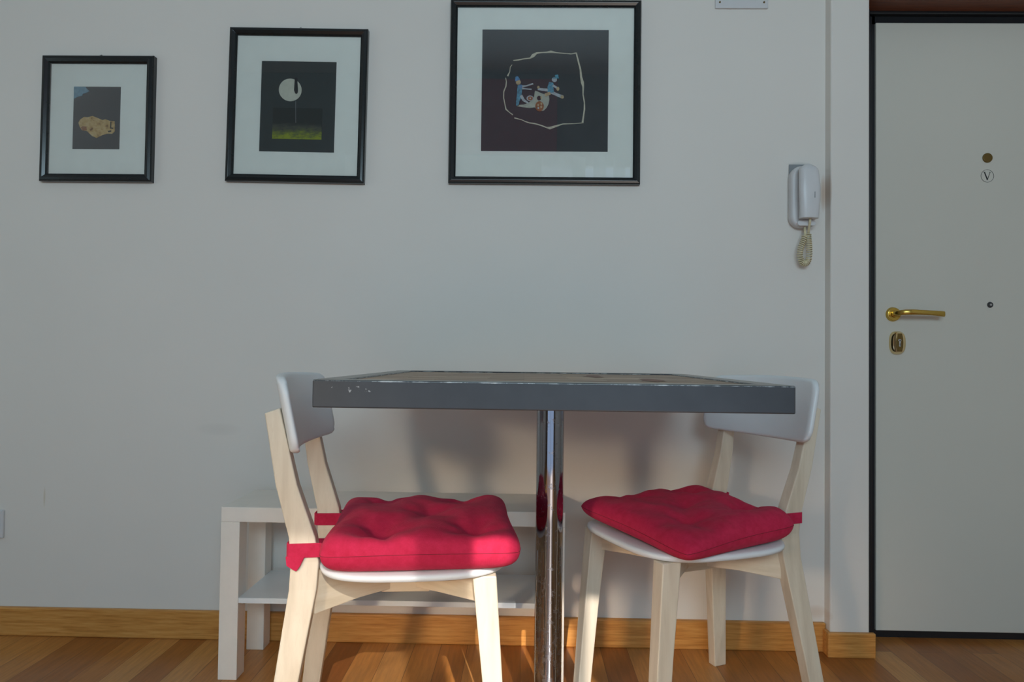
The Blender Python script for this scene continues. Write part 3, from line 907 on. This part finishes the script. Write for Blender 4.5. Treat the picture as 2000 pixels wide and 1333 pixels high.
    def bp(u, v, side):
        # u,v in -1..1 ; rounded-rectangle outline
        yv = W2 * u; z = (Z0 + Z1) / 2 + (Z1 - Z0) / 2 * v
        cr = 0.030
        ay, az = abs(yv) - (W2 - cr), abs(z - (Z0 + Z1) / 2) - ((Z1 - Z0) / 2 - cr)
        if ay > 0 and az > 0:
            dd = math.hypot(ay, az); m = max(ay, az)
            k = m / dd
            yv = math.copysign(W2 - cr + ay * k, yv); z = (Z0 + Z1) / 2 + math.copysign((Z1 - Z0) / 2 - cr + az * k, z - (Z0 + Z1) / 2)
        z += 0.006 * (1 - u * u) * (1 if v > 0 else -0.6) * abs(v)
        x = -0.1715 - (z - Z0) * 0.21 - 0.034 * (1 - (yv / W2) ** 2)
        ed = max(abs(u), abs(v))
        th = TK * (1.0 if ed < 0.93 else math.sqrt(max(0, 1 - ((ed - 0.93) / 0.075) ** 2)))
        return (x + (th / 2) * side, yv, z)
    us = [-1, -.985, -.96] + [-.92 + 1.84 * i / 34 for i in range(35)] + [.96, .985, 1]
    vs_ = [-1, -.985, -.96] + [-.9 + 1.8 * i / 14 for i in range(15)] + [.96, .985, 1]
    G = {}
    for side in (1, -1):
        for i, u in enumerate(us):
            for j, v in enumerate(vs_):
                G[side, i, j] = bm.verts.new(bp(u, v, side))
    for side in (1, -1):
        for i in range(len(us) - 1):
            for j in range(len(vs_) - 1):
                q = [G[side, i, j], G[side, i + 1, j], G[side, i + 1, j + 1], G[side, i, j + 1]]
                bm.faces.new(q if side == 1 else q[::-1])
    I, J = len(us) - 1, len(vs_) - 1
    rim = [(i, 0) for i in range(I)] + [(I, j) for j in range(J)] + [(i, J) for i in range(I, 0, -1)] + [(0, j) for j in range(J, 0, -1)]
    for a, b in zip(rim, rim[1:] + rim[:1]):
        bm.faces.new((G[1, a[0], a[1]], G[-1, a[0], a[1]], G[-1, b[0], b[1]], G[1, b[0], b[1]]))
    bmesh.ops.remove_doubles(bm, verts=bm.verts, dist=1e-5)
    link('backrest', bm, MAT['white'], r, smooth='all')
    return r
def copy_tree(o, parent=None):
    c = o.copy(); COL.objects.link(c); c.parent = parent
    for ch in list(o.children): copy_tree(ch, c)
    return c
LP = (-0.2469, -0.5145, 0.0914)
RP = (0.3863, -0.3423, 3.5518)
ch1 = make_chair('pale birch chair with white seat and curved back, left of the table')
ch2 = copy_tree(ch1)
ch2['label'] = 'pale birch chair with white seat, right of the table and turned towards it'
for o_, (x, y, t) in ((ch1, LP), (ch2, RP)):
    o_.location = (x, y, 0); o_.rotation_euler = (0, 0, t)

# ------------------------------------------------------------------ cushions
def cushion(label, pose, corners, thick, tufts, wob, lift, straps, edge_pull=0.012, boxy=5.0):
    """corners: four (x, y, zmid, half-thickness) in chair space: back-near, front-near, front-far, back-far"""
    r = empty('seat_cushion', (pose[0], pose[1], 0), pose[2])
    tag(r, label, 'cushion', 'crimson tufted chair cushions')
    N = 72
    def surf(u, v, side):
        a, b = (u + 1) / 2, (v + 1) / 2
        w = ((1 - a) * (1 - b), a * (1 - b), a * b, (1 - a) * b)
        x, y_, z, ht = [sum(wi * c[k] for wi, c in zip(w, corners)) for k in range(4)]
        cx = sum(c[0] for c in corners) / 4; cy = sum(c[1] for c in corners) / 4
        kc = 1 - 0.055 * u ** 8 * v ** 8
        x = cx + (x - cx) * kc; y_ = cy + (y_ - cy) * kc
        # sides drawn in a little between the pointed corners
        pull = edge_pull * ((1 - u * u) * v ** 4 * 1.0 + (1 - v * v) * u ** 4)
        dx, dy = x - cx, y_ - cy
        L_ = math.hypot(dx, dy) + 1e-6
        x -= dx / L_ * pull; y_ -= dy / L_ * pull
        prof = math.sqrt(max(0.0, 1 - abs(u) ** boxy)) * math.sqrt(max(0.0, 1 - abs(v) ** boxy))
        h = prof * (ht + thick * (0.35 * (1 - u * u) * (1 - v * v)))
        if side > 0:
            for (tu, tv, dp, rad) in tufts:
                q = ((u - tu) ** 2 + (v - tv) ** 2) / rad ** 2
                h -= dp * math.exp(-q * 1.3) * prof + 0.35 * dp * math.exp(-q * 9)
                # creases running out from each tuft
                ang = math.atan2(v - tv, u - tu)
                h += 0.0036 * math.cos(ang * 5 + tu * 7) * math.exp(-q * 0.8) * min(1, q * 3) * prof
            h += wob * prof * (noise.noise(Vector((u * 2.1 + lift, v * 2.1, side))) + 0.4 * noise.noise(Vector((u * 6 + lift, v * 6, side))))
        else:
            h = min(h, ht * math.sqrt(max(0.0, 1 - abs(u) ** 24)) * math.sqrt(max(0.0, 1 - abs(v) ** 24)))
        z += side * h
        # seam pucker
        return Vector((x, y_, z))
    bm = bmesh.new()
    def sp(i):
        t = -1 + 2 * i / N
        return math.copysign(1 - (1 - abs(t)) ** 1.8, t)
    G = {}
    for side in (1, -1):
        for i in range(N + 1):
            for j in range(N + 1):
                if side == -1 and (i in (0, N) or j in (0, N)):
                    G[side, i, j] = G[1, i, j]
                else:
                    G[side, i, j] = bm.verts.new(surf(sp(i), sp(j), side))
    for side in (1, -1):
        for i in range(N):
            for j in range(N):
                q = [G[side, i, j], G[side, i + 1, j], G[side, i + 1, j + 1], G[side, i, j + 1]]
                bm.faces.new(q if side == 1 else q[::-1])
    body = link('cushion_body', bm, MAT['cushion'], r, smooth='all')
    # stitched seam cord round the middle
    bm = bmesh.new()
    rim = []
    for i in range(N): rim.append(surf(sp(i), -1, 1))
    for j in range(N): rim.append(surf(1, sp(j), 1))
    for i in range(N, 0, -1): rim.append(surf(sp(i), 1, 1))
    for j in range(N, 0, -1): rim.append(surf(-1, sp(j), 1))
    tube(bm, rim + [rim[0]], 0.0006, 6)
    link('seam', bm, MAT['seam'], body, smooth='all')
    for (pts, z, hgt, tail) in straps:
        bm = bmesh.new()
        for k in range(len(pts) - 1):
            pass
        lo = [bm.verts.new((p[0], p[1], z + p[2] - hgt / 2)) for p in pts]
        hi = [bm.verts.new((p[0], p[1], z + p[2] + hgt / 2)) for p in pts]
        for k in range(len(pts) - 1):
            bm.faces.new((lo[k], lo[k + 1], hi[k + 1], hi[k]))
        if tail:
            q = [bm.verts.new(t_) for t_ in tail]
            bm.faces.new(q)
        link('strap', bm, MAT['cushion'], r, solid=0.003, bevel=0.0008)
    return r
MAT['seam'] = plain('dark crimson thread', (0.22, 0.008, 0.022), 0.8)
# left cushion: plump, squared sides
xk, yk = -D['rk'], D['wk']
nearL = [(-0.128, -0.150, 0.002), (-0.137, -0.1385, 0.001), (-0.150, -0.1365, 0), (-0.193, -0.1365, -.001), (-0.1975, -0.130, -.001), (-0.1975, -0.108, 0), (-0.192, -0.1035, 0), (-0.140, -0.1035, 0), (-0.128, -0.118, .004)]
farL = [(-0.128, 0.140, 0), (-0.137, 0.1385, 0), (-0.193, 0.1365, 0), (-0.1975, 0.130, 0), (-0.1975, 0.108, 0), (-0.192, 0.1035, 0), (-0.137, 0.1035, 0), (-0.124, 0.112, 0)]
tailL = [(-0.1985, -0.137, 0.429), (-0.164, -0.1375, 0.429), (-0.172, -0.140, 0.412), (-0.178, -0.141, 0.403), (-0.184, -0.141, 0.406), (-0.196, -0.140, 0.413)]
cushion('plump crimson cushion with sunlit front side on the left chair', LP,
        [(-0.134, -0.203, 0.4445, .036), (0.236, -0.192, 0.4465, .036), (0.225, 0.170, 0.452, .040), (-0.142, 0.172, 0.452, .041)],
        0.022, [(-0.42, -0.62, 0.024, .34), (0.52, -0.62, 0.022, .34), (-0.52, 0.70, 0.026, .36), (0.42, 0.72, 0.026, .36), (0.05, 0.0, 0.016, .38)], 0.006, 0.0,
        [(nearL, 0.440, 0.026, tailL), (farL, 0.440, 0.026, None)], edge_pull=0.008, boxy=11.0)
# right cushion: flatter, its near front corner hanging over the seat edge
nearR = [(-0.110, 0.125, 0.002), (-0.137, 0.1375, .001), (-0.193, 0.1365, 0), (-0.1975, 0.130, 0), (-0.1975, 0.108, 0), (-0.192, 0.1035, 0), (-0.137, 0.1035, 0), (-0.115, 0.110, .0)]
farR = [(-0.120, -0.120, 0), (-0.137, -0.1375, 0), (-0.193, -0.1365, 0), (-0.1975, -0.130, 0), (-0.1975, -0.108, 0), (-0.192, -0.1035, 0), (-0.137, -0.1035, 0), (-0.12, -0.110, .0)]
cushion('flatter dark crimson cushion on the right chair, one corner drooping over the seat', RP,
        [(-0.150, -0.172, 0.455, .034), (0.220, -0.148, 0.450, .026), (0.184, 0.230, 0.429, .025), (-0.142, 0.184, 0.450, .036)],
        0.026, [(-0.52, -0.66, 0.026, .32), (0.35, -0.72, 0.014, .36), (-0.66, 0.34, 0.030, .32), (0.38, 0.40, 0.018, .36), (-0.05, -0.10, 0.020, .36)], 0.006, 3.3,
        [(nearR, 0.452, 0.024, None), (farR, 0.452, 0.020, None)], edge_pull=0.014, boxy=10.0)

def m_sheer():
    t = NT('sheer voile')
    out = t.t.nodes['Material Output']
    tr = t.n('ShaderNodeBsdfTransparent'); mx = t.n('ShaderNodeMixShader'); mx.inputs[0].default_value = 0.42
    tr.inputs['Color'].default_value = (1, 1, 1, 1)
    t.set((0.7, 0.7, 0.7), 0.9)
    t.l(tr.outputs[0], mx.inputs[1]); t.l(t.b.outputs[0], mx.inputs[2]); t.l(mx.outputs[0], out.inputs['Surface'])
    return t.m
# ------------------------------------------------------------------ the far side of the room (behind the camera): curtains that let strips of sun through
CBOT = 0.72
def curtain(x0, x1, y=RY + 0.03, mat='curtain'):
    bm = bmesh.new()
    n = max(4, int((x1 - x0) / 0.02))
    top = []; bot = []
    for i in range(n + 1):
        x = x0 + (x1 - x0) * i / n
        yy = y + 0.012 * math.sin(i * 1.15)
        top.append(bm.verts.new((x, yy, WZ1 + 0.06))); bot.append(bm.verts.new((x, yy, CBOT)))
    for i in range(n): bm.faces.new((bot[i], bot[i + 1], top[i + 1], top[i]))
    o = link('curtain', bm, MAT[mat], solid=0.004, smooth='all')
    return o
MAT['sheer'] = m_sheer()
spans = [(WX0 - .02, 0.12, 'wide white curtain on the left of the opposite window'),
         (0.37, 0.475, 'white curtain strip beside the widest see-through panel of the opposite window'),
         (0.12, 0.37, 'see-through curtain panel, the widest one, in the opposite window'),
         (0.54, 0.64, 'see-through curtain panel, the middle one, in the opposite window'),
         (0.70, 0.795, 'see-through curtain panel, the rightmost one, in the opposite window'),
         (0.835, WX1 + .02, 'white curtain at the right end of the opposite window')]
for a, b, lb in spans:
    o = curtain(a, b, mat='sheer' if lb.startswith('see-through') else 'curtain')
    tag(o, lb, 'curtain', 'curtains of the opposite window')

# maroon panel added out of view for the red reflection in the largest picture
wc = tag(link('reflection_panel', B(-0.75, 0.24, RY, RY + 0.10, 2.44, 3.02), MAT['maroon'], bevel=0.004), 'maroon panel added high on the opposite wall, mirrored in the largest picture', 'reflection panel')
